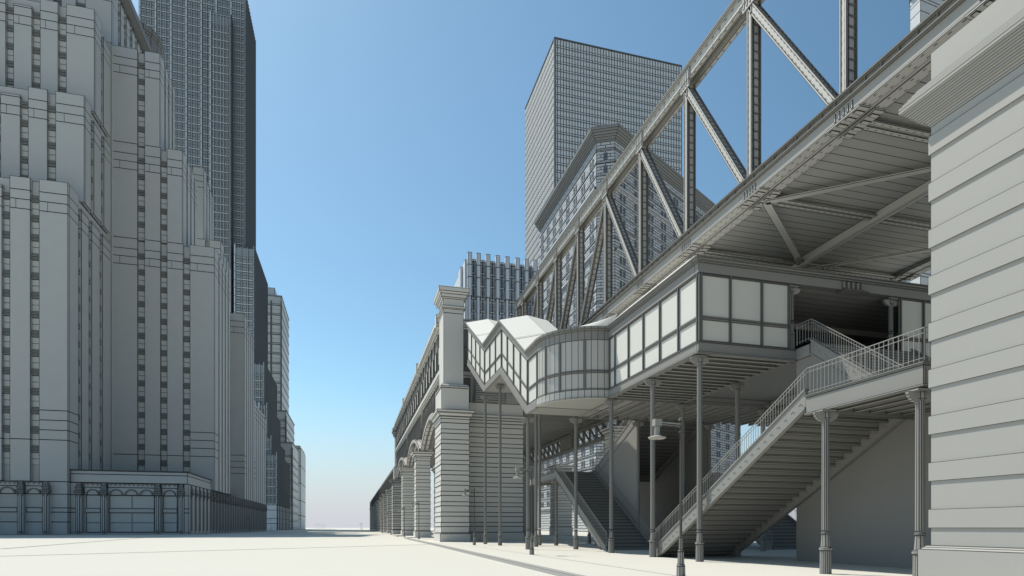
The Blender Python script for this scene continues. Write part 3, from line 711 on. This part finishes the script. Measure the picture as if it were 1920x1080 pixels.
# ------------------------------------------------------------------ left setback tower (A)
def win2(m,p,u,n,w,h):
    """double hung window: p lower left, u along, n outward"""
    p=V(p);u=V(u);n=V(n);z=V((0,0,1))
    for (a0,a1,o) in ((0,.5,-.0),(.5,1,.06)):
        q=p+z*h*a0+n*o; m.quad(q,q+u*w,q+u*w+z*h*(a1-a0),q+z*h*(a1-a0))
A=thing('setback_tower',(-60,200,0),'huge pale setback tower with tall stone piers and narrow window strips, left','tower')
wins=[];spans=[]
FP=4.88
def tier(x0,x1,y0,y1,z0,z1,fs,ss,rec=.9,bands=True,lowtop=2.6,right=True):
    """block whose front (-Y) has strips fs [(xa,xb)] and right side (+X) strips ss [(ya,yb)]"""
    a=MB(); a.box(x0,x1-rec if ss else x1,y0+rec,y1,z0-.05,z1-.3)
    zs=[z for z in (z1-3.2,z1-5.6,z1-8.0) if z>z0]
    for lv in (90.,119.,148.):
        if z1-8>lv>z0+5: zs+=[lv-2.4,lv-4.8,lv,lv-7.2]
    zlow=[lv for lv in (24,26.5,29,31.5) if z0<lv<z1]
    zs=sorted(set(zs))
    e=[x0]+[q for s in fs for q in s]+[x1]; E0=list(e)
    for i in range(0,len(e),2):
        last=(i==len(e)-2); top=z1 if last or i%4==0 else z1-lowtop
        a.box(e[i],e[i+1],y0,y0+rec,z0,top,[z for z in sorted(zs+(zlow if last else zlow[:1])) if z<top-.3])
    if ss:
        e=[y0+rec]+[q for s in ss for q in s]+[y1]
        for i in range(0,len(e),2):
            top=z1 if i==0 else z1-lowtop
            a.box(x1-rec,x1,e[i],e[i+1],z0,top,[z for z in sorted(zs+(zlow if i==0 else [])) if z<top-.3])
    for zb in [z1-8.0]+[lv-7.2 for lv in (90.,119.,148.) if z1-8>lv>z0+5]:
        for i in range(0,len(E0),2):
            xa,xb=E0[i],E0[i+1]
            if xb-xa>3:
                for f in ((.3,) if xb-xa<7 else (.18,.82)): a.box(xa+(xb-xa)*f-.05,xa+(xb-xa)*f+.05,y0-.02,y0+.02,zb+.1,zb+2.3)
    a.build('stone_block','A',A)
    z=math.ceil((z0-17)/FP)*FP+17.6 if z0>10 else 17.6
    while z<z1-4.5:
        for xa,xb in fs:
            wins.append((showsize(xa,y0,1),((xa,y0+rec-.15,z),(1,0,0),(0,-1,0),xb-xa,3.1)))
            spans.append((showsize(xa,y0,1),(xa,xb,y0+rec-.4,y0+rec-.01,z+3.15,z+FP-.05,0)))
        for ya,yb in ss:
            wins.append((showsize(x1,ya,.6),((x1-rec+.15,ya,z),(0,1,0),(1,0,0),yb-ya,3.1)))
            spans.append((showsize(x1,ya,.6),(x1-rec+.01,x1-rec+.4,ya,yb,z+3.15,z+FP-.05,1)))
        z+=FP
def mkspan(m,xa,xb,ya,yb,z0,z1,s):
    h=(z1-z0)/4
    for k in range(4):
        o=.0 if k%2 else .14
        if s==0: m.box(xa,xb,ya-o,yb,z0+h*k,z0+h*(k+1))
        else: m.box(xa,xb+o,ya,yb,z0+h*k,z0+h*(k+1))
wx=-70.4
X_=lambda px,Y: xy(px,Y)
# left wing, four steps back
def sstr(ya,yb,n,w=1.3): 
    st=(yb-ya)/n; return [(ya+st*(i+.5)-w/2,ya+st*(i+.5)+w/2) for i in range(n)]
fsW=[(X_(4,177),X_(18,177)),(X_(57,177),X_(73,177))]
fsW=[(fsW[0][0]-(fsW[1][0]-fsW[0][0]),fsW[0][1]-(fsW[1][0]-fsW[0][0]))]+fsW
tier(wx-60,wx,177,206,13.4,90,fsW,[(183,185),(189.5,191.5),(197,199)])
f2=[(X_(38,186.6),X_(52.5,186.6)),(X_(89,186.6),X_(104,186.6))]; d2=f2[1][0]-f2[0][0]; f2=[(f2[0][0]-d2,f2[0][1]-d2)]+f2
tier(wx-60,wx,186.6,206,90,119,f2,[(191,193),(198,200)])
f3=[(X_(11,193.2),X_(25,193.2)),(X_(60,193.2),X_(75,193.2)),(X_(109,193.2),X_(124,193.2))]
tier(wx-60,wx,193.2,206,119,148,f3,[(198,199.6)])
tier(wx-60,wx,205.9,237,148,169,[(X_(100,206),X_(115,206)),(X_(143,206),X_(160,206))],[(211+5*i,213+5*i) for i in range(5)])
a=MB(); a.prismx([(206,169),(237,169),(237,171.5),(206,171.5)],wx-60,wx+1.6); a.lathe(wx-6,243,[(9,120),(9,176),(9.6,176.5),(9.6,178.5)],20); a.build('roof_cornice','Fc',A)
a=MB(); a.box(wx-3,wx+.3,204.5,207,13.4,147.5); a.build('stone_block','A',A)
# main block
m1x,m2x,m3x=X_(300,206),X_(342,206),X_(402,206)
sA=(X_(258,206),X_(271,206)); sB=(X_(301,206),X_(313,206)); sC=(X_(343.5,206),X_(356,206))
tier(wx+.01,m3x,206,231,13.4,90,[sA,sB,sC],sstr(210,230,4),lowtop=0)
tier(wx+.01,m2x,206,224,90,119,[sA,sB],sstr(209,223,3),lowtop=0)
tier(wx+.01,m1x,206,222,119,148,[sA],sstr(209,221,3),lowtop=0)
# second wing on the street
b1,b2,b3=X_(382,267),X_(414,267),X_(458,267)
tier(-60,-48.5,231,267,13.4,90,[],[(236,238),(244,246),(252,254)],right=True)
tier(-66,b3,267,292,13.4,90,[],sstr(270,291,4)); tier(-66,b2,267,288,90,119,[(X_(385,267),X_(392,267))],sstr(270,286,3)); tier(-70,b1,267,285,119,148,[(X_(354,267),X_(361,267))],sstr(270,284,3))
tier(-66,-43.2,292,330,13.4,60,[],sstr(295,328,5))
capped(A,'window','Aw',wins,win2)
capped(A,'spandrel_panel','Ad',spans,mkspan)
# podium and shopfronts
PT=16.5
a=MB(); a.box(wx-60,wx,177,206,-.1,13.4-.01,[3.1,5.6,6.7,10.2]); a.box(wx,-42.9,179.2,206,-.1,13.35); a.box(wx+.05,-43.0,178.3,205.9,13.4,PT,[15.6]); a.box(-60,-44.1,206.02,330,-.1,13.38)
a.box(-60,-48.5,231,267,-.1,PT-.02); a.box(wx,-42.7,178.1,206,PT,PT+.25)
a.build('podium','A',A)
def bayfront(xa,xb,Y,n=1):
    a=MB(); a.box(xa,xb,Y+.9,Y+1.0,0.4,10.2); a.build('shop_window_backing','A',A)
    w=(xb-xa)/n
    for i in range(n):
        for (z0,z1) in ((.5,2.9),(3.0,5.5),(6.75,10.1)):
            a=MB(); a.quad((xa+w*i+.1,Y+.85,z0),(xa+w*(i+1)-.1,Y+.85,z0),(xa+w*(i+1)-.1,Y+.85,z1),(xa+w*i+.1,Y+.85,z1)); a.build('shop_window','Aw',A)
    a=MB(); a.box(xa,xb,Y+.5,Y+.8,5.6,6.7); a.build('transom','A',A)
    # frieze of arches
    a=MB(); a.box(xa-.2,xb+.2,Y+.25,Y+1,10.2,13.3,[12.2]); a.build('frieze','A',A)
    k=max(1,round((xb-xa)/4.2)); w=(xb-xa)/k
    for i in range(k):
        a=MB(); c=xa+w*(i+.5);r0,r1=w*.36,w*.46
        for j in range(10):
            t0,t1=math.pi*j/10,math.pi*(j+1)/10
            P=lambda r,t,y:(c+r*math.cos(t),y,10.25+r*.95*math.sin(t))
            a.quad(P(r0,t0,Y+.05),P(r1,t0,Y+.05),P(r1,t1,Y+.05),P(r0,t1,Y+.05),(0,1,0,1)); a.quad(P(r0,t0,Y+.05),P(r0,t1,Y+.05),P(r0,t1,Y+.25),P(r0,t0,Y+.25)); a.quad(P(r1,t1,Y+.05),P(r1,t0,Y+.05),P(r1,t0,Y+.25),P(r1,t1,Y+.25))
        a.build('arch_moulding','Ad',A)
    a=MB(); k=max(2,round((xb-xa)/1.1)); w=(xb-xa)/k
    for i in range(k):
        a.prismy([(xa+w*i,13.2),(xa+w*(i+.5),12.6),(xa+w*(i+1),13.2)],Y+.1,Y+.24)
    a.build('scalloped_trim','Ad',A)
def pilaster(x,Y,d=(0,-1),w=.75):
    a=MB(); 
    if d==(0,-1):
        a.box(x-w,x+w,Y-.1,Y+1,-.05,10.2); a.box(x-w*.35,x+w*.35,Y-.3,Y,.7,10.2); o=a.build('pilaster','A',A)
        c=MB(); c.mould(x-w*.6,x+w*.6,Y-.2,Y+.5,[(0,9.6),(.1,10.2),(.5,10.8),(.55,11.2),(.2,11.3),(.35,12.0),(.1,12.6),(.05,13.3)]); c.build('capital','Ad',o); c=MB(); c.box(x-w*.5,x+w*.5,Y-.4,Y,-.05,.7); c.build('base','Ad',o)
    else:
        a.box(x-1,x+.1,Y-w,Y+w,-.05,10.2); a.box(x,x+.3,Y-w*.35,Y+w*.35,.7,10.2); o=a.build('pilaster','A',A)
        c=MB(); c.mould(x-.5,x+.2,Y-w*.6,Y+w*.6,[(0,9.6),(.1,10.2),(.4,10.8),(.45,11.2),(.2,11.3),(.3,12.0),(.1,12.6),(.05,13.3)]); c.build('capital','Ad',o)
Yp=178.2
for xa,xb,n in ((X_(159,Yp),X_(187,Yp),1),(X_(203,Yp),X_(288,Yp),2),(X_(304,Yp),X_(331,Yp),1)): bayfront(xa,xb,Yp,n)
for px in (148,195,296,340): pilaster(X_(px,Yp),Yp)
for xa,xb in ((X_(48,176.2),X_(77,176.2)),(X_(-5,176.2),X_(30,176.2)),(X_(-60,176.2),X_(-30,176.2))): bayfront(xa,xb,176.2)
for px in (-20,39,86): pilaster(X_(px,176.2),176.2)
a=MB(); a.box(-43.9,-42.8,178.2,179.5,0,13.35,[5.6,6.7,10.2]); a.box(wx,wx+1.5,178.2,179.3,0,13.35,[5.6,6.7,10.2]); a.box(wx,-42.8,178.0,179.3,-.1,.4); a.build('corner_pier','A',A)
y=181.5; yy_=[]
while y<330: yy_.append(y); y+=4.6
for y in yy_: pilaster(-42.9,y,(1,0),.7)
a=MB(); a.box(-44,-43.5,179.5,330,10.2,13.35,[12.2]); a.box(-44,-43.7,179.5,330,5.6,6.7); a.build('side_frieze','A',A)
for y0_,y1_ in zip(yy_,yy_[1:]):
    a=MB(); a.quad((-44.05,y0_+.8,.4),(-44.05,y1_-.8,.4),(-44.05,y1_-.8,10.1),(-44.05,y0_+.8,10.1)); a.build('shop_window','Aw',A)

# ------------------------------------------------------------------ ribbed skyscraper (C)
def ribbed(t,x0,x1,y0,y1,z0,z1,bay,nw,fl,mats,front=True,side=True,pr=.9,wl=None):
    a=MB(); a.box(x0,x1,y0+.7,y1,z0,z1-.5); a.build('core_wall',mats[1],t)
    pm=MB(); wm=wl
    n=max(1,round((x1-x0)/bay)); b=(x1-x0)/n; nf=max(1,int((z1-z0-1)/fl)); 
    for i in range(n+1):
        x=x0+b*i; pm.box(x-.55,x+.55,y0-.1,y0+.7,z0,z1+1.2,[z0+fl*k for k in range(1,nf+1)])
    for i in range(n):
        sub=b/nw
        for j in range(1,nw): x=x0+b*i+sub*j; pm.box(x-.3,x+.3,y0+.1,y0+.7,z0,z1)
        for k in range(nf):
            z=z0+fl*k; pm.box(x0+b*i+.55,x0+b*(i+1)-.55,y0+.5,y0+.7,z,z+fl*.2)
            for j in range(nw):
                xa=x0+b*i+sub*j+.45; wm.append((showsize(xa,y0,1),((xa+.1,y0+.62,z+fl*.22),(1,0,0),(0,-1,0),sub-1.1,fl*.74)))
    pm.build('ribs',mats[0],t)
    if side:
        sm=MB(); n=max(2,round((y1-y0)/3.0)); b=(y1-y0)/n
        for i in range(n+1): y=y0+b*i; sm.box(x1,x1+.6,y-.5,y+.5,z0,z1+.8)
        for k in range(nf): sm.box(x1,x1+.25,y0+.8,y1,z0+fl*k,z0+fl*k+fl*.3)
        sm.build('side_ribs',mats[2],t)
Ct=thing('ribbed_skyscraper',(-80,430,0),'very tall dark ribbed skyscraper with stepped shoulders behind the left stone tower','skyscraper')
wl=[]
mt=('C','Cw','Cs'); FL=5.2
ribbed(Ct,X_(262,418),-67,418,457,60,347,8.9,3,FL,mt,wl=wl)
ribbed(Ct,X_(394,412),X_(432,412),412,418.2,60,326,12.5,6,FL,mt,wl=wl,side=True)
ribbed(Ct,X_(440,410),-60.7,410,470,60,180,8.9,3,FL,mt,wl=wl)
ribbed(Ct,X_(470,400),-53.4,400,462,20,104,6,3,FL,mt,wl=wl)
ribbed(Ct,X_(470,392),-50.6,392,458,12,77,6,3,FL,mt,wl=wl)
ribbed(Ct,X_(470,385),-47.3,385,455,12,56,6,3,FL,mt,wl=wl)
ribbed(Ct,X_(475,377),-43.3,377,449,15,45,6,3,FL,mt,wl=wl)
capped(Ct,'window','Cw',wl,win2)
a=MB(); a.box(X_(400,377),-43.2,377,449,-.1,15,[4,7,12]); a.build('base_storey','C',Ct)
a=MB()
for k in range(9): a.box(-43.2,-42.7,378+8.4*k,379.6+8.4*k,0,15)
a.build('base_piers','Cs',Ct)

# ------------------------------------------------------------------ farther towers on the left (D, E)
def gridded(t,x0,x1,y0,y1,z0,z1,bx,fl,mat,wl,side=True):
    a=MB(); a.box(x0,x1,y0+.3,y1,z0,z1); a.build('wall',mat,t)
    nf=int((z1-z0-6)/fl);n=max(1,round((x1-x0)/bx));b=(x1-x0)/n; g_=MB()
    for k in range(nf+1): g_.box(x0,x1,y0-.1,y0+.3,z0+fl*k,z0+fl*k+1.3)
    for i in range(n+1): g_.box(x0+b*i-.4,x0+b*i+.4,y0-.3,y0+.29,z0,z1-4)
    g_.box(x0-.4,x1+.5,y0-.4,y1,z1-.8,z1+.2)
    if side:
        for k in range(nf+1): g_.box(x1,x1+.3,y0+.3,y1,z0+fl*k,z0+fl*k+1.5)
    g_.build('grid_bands',mat,t)
    for k in range(nf):
        for i in range(n): wl.append((showsize(x0,y0,1),((x0+b*i+.6,y0+.2,z0+fl*k+1.5),(1,0,0),(0,-1,0),b-1.2,fl-1.8)))
Dt=thing('far_tower',(-55,490,0),'pale gridded setback tower down the street past the ribbed skyscraper','tower'); wl=[]
gridded(Dt,-75,X_(527.5,490),490,545,60,180,8,7.5,'D',wl); gridded(Dt,-70,X_(536.3,480),480,545,40,90,8,6,'D',wl); gridded(Dt,-65,-43.3,471,522,0,65,7,6,'D',wl)
capped(Dt,'window','Aw',wl,win2)
a=MB(); a.box(-70,X_(515,495),496,530,180,188); a.box(-75,-66,494,520,180,192); a.build('penthouse','D',Dt)
Et=thing('far_block',(-50,570,0),'slim plain pale block at the end of the left row of buildings','building')
a=MB(); a.box(-60,-43.2,545,600,0,70,[12,25,40,55]); a.box(-59,-43.9,546,599,70,72.5); a.build('wall','D',Et)
a=MB(); a.box(-52,-43.05,544.5,546,0,9); a.build('entrance','D',Et)

# ------------------------------------------------------------------ glass tower (T)
Tt=thing('glass_tower',(200,470,0),'tall slab tower with a fine regular window grid behind the bridge','skyscraper')
tx0,ty0=150.,yx(1040,150.); tx1=xy(1278,ty0); ty1=yx(985,150.); tz=zz(72,tx0,ty0)
a=MB(); a.box(tx0+.5,tx1,ty0+.5,ty1,0,tz-.5); a.build('core','D',Tt)
def cwall(org,u,n,width,nb,nm,mt='T',mull=True):
    a=MB(); b=width/nb; o=V(org);u=V(u);n=V(n);fl=6.0;k=0;z=tz
    segs=[]; z=tz-5
    segs.append((tz-5,tz))
    while z>30: segs+= [(z-1.6,z),(z-fl,z-1.6)]; z-=fl
    for (z0,z1) in segs:
        for i in range(nb):
            d=n*(.25 if (z1-z0)<2 else 0)
            p=o+u*b*i+d+V((0,0,z0)); h=V((0,0,z1-z0)); a.quad(p,p+u*b,p+u*b+h,p+h)
        if z1-z0<2:
            p=o+V((0,0,z0)); a.quad(p,p+u*width,p+u*width+n*.25,p+n*.25,(0,0,0,0))
    a.build(nm,mt,Tt)
    if not mull: return
    m_=MB()
    for i in range(nb+1):
        p=o+u*b*i+n*.2; m_.bar(p,p+V((0,0,tz)),.3,.3,n)
    m_.build('mullions','tmull',Tt)
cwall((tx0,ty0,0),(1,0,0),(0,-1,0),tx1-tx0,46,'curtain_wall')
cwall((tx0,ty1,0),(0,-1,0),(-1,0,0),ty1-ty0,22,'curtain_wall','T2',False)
a=MB(); a.box(tx0-.6,tx1,ty0-.6,ty0,tz,tz+.8); a.box(tx0-.6,tx0,ty0,ty1,tz,tz+.8); a.box(tx0-.5,tx0+.9,ty0-.5,ty0+.9,0,tz); a.build('parapet','Cs',Tt)

# ------------------------------------------------------------------ flatiron style building (F)
Ft=thing('corner_building',(110,240,0),'wedge shaped block with chamfered corner, heavy cornice and banded stone behind the truss','building')
fx=97.; P0=V((fx,yx(1118,fx),0)); fh=zz(252,P0.x,P0.y)
dch=V((.888,-.46,0)); t_=(1153-960)/F
# second chamfer corner on the ray through px 1153
kx=(S+t_*C);ky=(C-t_*S)     # X/Y = kx/ky on that ray
s_=(kx*P0.y-ky*P0.x)/(ky*dch.x-kx*dch.y); P1=P0+dch*s_
dr=V((.862,.507,0)); P2=P1+dr*120; PL=V((fx,yx(1012,fx),0))
wl=[]; bands=MB()
def ashlar(a,p,q,z0,z1,ch,bw,n):
    """banded masonry laid as real courses with staggered joints"""
    L=(q-p).length;u=(q-p)/L;z=z0;k=0
    while z<z1-.01:
        zt=min(z+ch,z1); nb=max(1,round(L/bw)); w=L/nb; off=(w/2 if k%2 else 0)
        xs=[0]+[w*i+off for i in range(0 if off else 1,nb)]+[L]; xs=sorted(set(round(x,3) for x in xs))
        for x0_,x1_ in zip(xs,xs[1:]):
            A0=p+u*x0_;B0=p+u*x1_; a.quad((A0.x,A0.y,z),(B0.x,B0.y,z),(B0.x,B0.y,zt),(A0.x,A0.y,zt))
        z=zt;k+=1
def fface(p,q,nm,nwin,pair):
    u=(q-p).normalized(); n=V((u.y,-u.x,0))
    L=(q-p).length; a=MB(); ashlar(a,p,q,0,fh-3,1.25,4.5,n); a.build(nm,'F',Ft)
    b=L/nwin; fl=5.2
    nf=int((fh-16)/fl)
    for k in range(nf):
        z=12+fl*k
        for i in range(nwin):
            for dx in ((-1.25,1.25) if pair else (0,)):
                c=p+u*(b*(i+.5)+dx-.8)+n*.12; wl.append((showsize(c.x,c.y,1.),((c.x,c.y,z),tuple(u),tuple(n),1.6,3.1)))
    for k in range(nf+1):
        s=MB(); z=12+fl*k-1.0; h=.5 if k%5 else 1.2; o=.25 if k%5 else .9
        A0=p+V((0,0,z));B0=q+V((0,0,z)); hh=V((0,0,h))
        s.quad(A0+n*o,B0+n*o,B0+n*o+hh,A0+n*o+hh); s.quad(A0,B0,B0+n*o,A0+n*o); s.quad(A0+n*o+hh,B0+n*o+hh,B0+hh,A0+hh)
        s.build('string_course','F',Ft)
fface(P0,P1,'wall',1,False); fface(P1,P2,'wall',11,True); fface(PL,P0,'wall',8,True)
capped(Ft,'window','Fd',wl,win2)
a=MB(); P3=P2+V((-5,35,0)); P4=V((fx,PL.y+.1,0))
lvl=[(0,-3.4),(.7,-3.1),(.8,-2.0),(1.8,-1.6),(2.0,-.4),(3.0,0),(3.1,1.2)]
poly=[PL,P0,P1,P2]
def outset(o):
    r=[]
    ns=[]
    for p,q in zip(poly,poly[1:]): u=(q-p).normalized(); ns.append(V((u.y,-u.x,0)))
    r.append(poly[0]+ns[0]*o)
    for i in range(1,3):
        b=(ns[i-1]+ns[i]).normalized(); r.append(poly[i]+b*(o/b.dot(ns[i])))
    r.append(poly[3]+ns[2]*o); return r
for (o0,z0),(o1,z1) in zip(lvl,lvl[1:]):
    A0=outset(o0);B0=outset(o1)
    for i in range(3): a.quad(A0[i]+V((0,0,fh+z0)),A0[i+1]+V((0,0,fh+z0)),B0[i+1]+V((0,0,fh+z1)),B0[i]+V((0,0,fh+z1)))
# returns at both ends
for e,idx in ((0,0),(3,3)):
    pts=[outset(o)[idx]+V((0,0,fh+z)) for o,z in lvl]+[poly[idx]+V((0,0,fh+2))]; a.ngon(pts)
a.build('cornice','Fc',Ft)
a=MB(); top=[p+V((0,0,fh+1.1)) for p in outset(3.1)]+[P3+V((0,0,fh+1.1))]; a.ngon(top)
a.quad(P2,P3,P3+V((0,0,fh)),P2+V((0,0,fh))); a.quad(P3,PL,PL+V((0,0,fh)),P3+V((0,0,fh))); a.build('roof','F',Ft)

# ------------------------------------------------------------------ finned building (B)
Bt=thing('finned_building',(90,395,0),'pale blue building with stepped vertical fins seen above the zigzag roof','building')
bY=380.; bh=zz(476,80,bY)-2.2; bx0=xy(873,bY); wl=[]
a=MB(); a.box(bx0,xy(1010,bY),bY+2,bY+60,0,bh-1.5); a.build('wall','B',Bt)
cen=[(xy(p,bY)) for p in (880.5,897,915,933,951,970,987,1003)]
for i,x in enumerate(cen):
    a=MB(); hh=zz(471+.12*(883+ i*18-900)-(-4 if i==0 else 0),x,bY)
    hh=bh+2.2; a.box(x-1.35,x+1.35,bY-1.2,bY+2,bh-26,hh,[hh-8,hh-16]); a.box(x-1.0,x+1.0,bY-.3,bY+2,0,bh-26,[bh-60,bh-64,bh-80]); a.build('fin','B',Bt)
for x0,x1 in zip(cen,cen[1:]):
    w=(x1-x0-3.2)/2; z=bh-4; k=0
    while z>40:
        for j in range(2):
            xa=x0+1.6+w*j+.25; wl.append((z,((xa,bY+1.4,z-5),(1,0,0),(0,-1,0),w-.5,4.6)))
        z-=8.2
capped(Bt,'window','Bw',wl,win2)
a=MB()
for x0,x1 in zip(cen,cen[1:]):
    z=bh-1.2
    while z>40: a.box(x0+1.6,x1-1.6,bY+1,bY+1.9,z-1.6,z); a.box((x0+x1)/2-.2,(x0+x1)/2+.2,bY+.9,bY+1.95,z-8.2,z); z-=8.2
a.build('spandrels','B',Bt)
a=MB()
for k in range(5): a.box(bx0-1.5-1.2*k,bx0,bY+10+9*k,bY+19+9*k,0,bh-3-14*k)
a.build('stepped_side','B',Bt)

# ------------------------------------------------------------------ banded tower at upper right (R)
Rt=thing('banded_tower',(185,160,0),'pale banded tower peeping above and below the bridge deck at far right','tower')
q0=V((170,170*ky*0+150,0)); q0=V((xy(1706,150),150,0)); q1=V((xy(1726,146),146,0)); q2=V((xy(1900,150),150,0)); q3=V((q2.x+10,185,0)); q4=V((q0.x+45,185,0))
rh=zz(3,q0.x,150); pts=[(q.x,q.y) for q in (q0,q1,q2,q3,q4)]; zs=[]; z=10
while z<rh-4: zs+=[z,z+3.2,z+4.2]; z+=9.5
a=MB(); a.prismz(pts,0,rh,zs); a.build('wall','F',Rt)
wl=[];u=(q2-q1).normalized(); n=V((u.y,-u.x,0)); z=12
while z<rh-5:
    for i in range(7):
        for dx in (0,2.4):
            c=q1+u*(8+7*i+dx)+n*.1; wl.append((1,((c.x,c.y,z+3),tuple(u),tuple(n),1.7,4.2)))
    z+=9.5
capped(Rt,'window','Fd',wl,win2)
a=MB(); c=sum((q for q in (q0,q1,q2,q3,q4)),V())/5
pp=[((q-c)*1.03+c) for q in (q0,q1,q2,q3,q4)]; a.prismz([(q.x,q.y) for q in pp],rh,rh+2.5); a.build('cornice','Fc',Rt)

# ------------------------------------------------------------------ light, sky, camera
w=bpy.data.worlds.new('World'); scene.world=w; w.use_nodes=True; nt=w.node_tree; bg=nt.nodes['Background']
sk=nt.nodes.new('ShaderNodeTexSky'); sk.sky_type='NISHITA'; sk.sun_disc=False; sk.sun_elevation=SUN_EL
sk.sun_rotation=math.atan2(-SX,-SY); sk.altitude=0; sk.air_density=1.0; sk.dust_density=.7; sk.ozone_density=1.5
tc=nt.nodes.new('ShaderNodeTexCoord'); sp=nt.nodes.new('ShaderNodeSeparateXYZ'); nt.links.new(tc.outputs['Generated'],sp.inputs[0])
tint=nt.nodes.new('ShaderNodeMix'); tint.data_type='RGBA'; tint.blend_type='MULTIPLY'; tint.inputs[0].default_value=1; tint.inputs[7].default_value=(1.17,1.48,1.41,1)
nt.links.new(sk.outputs[0],tint.inputs[6])
mr=nt.nodes.new('ShaderNodeMapRange'); mr.interpolation_type='SMOOTHSTEP'; mr.inputs[1].default_value=-.02; mr.inputs[2].default_value=.24; mr.inputs[3].default_value=1; mr.inputs[4].default_value=0
nt.links.new(sp.outputs[2],mr.inputs[0])
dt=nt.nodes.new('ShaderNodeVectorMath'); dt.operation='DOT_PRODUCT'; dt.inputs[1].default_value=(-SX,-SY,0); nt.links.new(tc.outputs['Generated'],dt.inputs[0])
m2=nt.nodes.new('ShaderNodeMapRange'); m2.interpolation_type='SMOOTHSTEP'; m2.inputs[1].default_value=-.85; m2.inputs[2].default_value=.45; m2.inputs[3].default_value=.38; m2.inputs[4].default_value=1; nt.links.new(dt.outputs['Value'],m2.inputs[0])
hz=nt.nodes.new('ShaderNodeMix'); hz.data_type='RGBA'; hz.inputs[7].default_value=(6.1,6.25,6.8,1)
nt.links.new(mr.outputs[0],hz.inputs[0]); nt.links.new(tint.outputs[2],hz.inputs[6])
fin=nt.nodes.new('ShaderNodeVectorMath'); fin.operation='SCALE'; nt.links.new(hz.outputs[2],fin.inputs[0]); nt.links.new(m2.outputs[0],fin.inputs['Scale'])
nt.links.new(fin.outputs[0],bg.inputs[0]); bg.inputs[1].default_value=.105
ld=bpy.data.lights.new('sun','SUN'); ld.energy=4.6; ld.angle=math.radians(.6); ld.color=(1,.94,.835)
so=bpy.data.objects.new('sun',ld); col.objects.link(so)
dv=V((SX*math.cos(SUN_EL),SY*math.cos(SUN_EL),-math.sin(SUN_EL))); so.rotation_euler=dv.to_track_quat('-Z','Y').to_euler(); so.location=(-50,60,120)
cd=bpy.data.cameras.new('camera'); cam=bpy.data.objects.new('camera',cd); col.objects.link(cam); scene.camera=cam
cd.sensor_width=36; cd.lens=F/1920*36; cd.shift_y=(H-540)/1920; cd.clip_end=9000; cd.clip_start=.1
cam.location=(0,0,CH); cam.rotation_euler=(math.pi/2,0,-TH)
scene.view_settings.view_transform='Standard'; scene.view_settings.look='None'; scene.view_settings.exposure=0; scene.view_settings.gamma=1
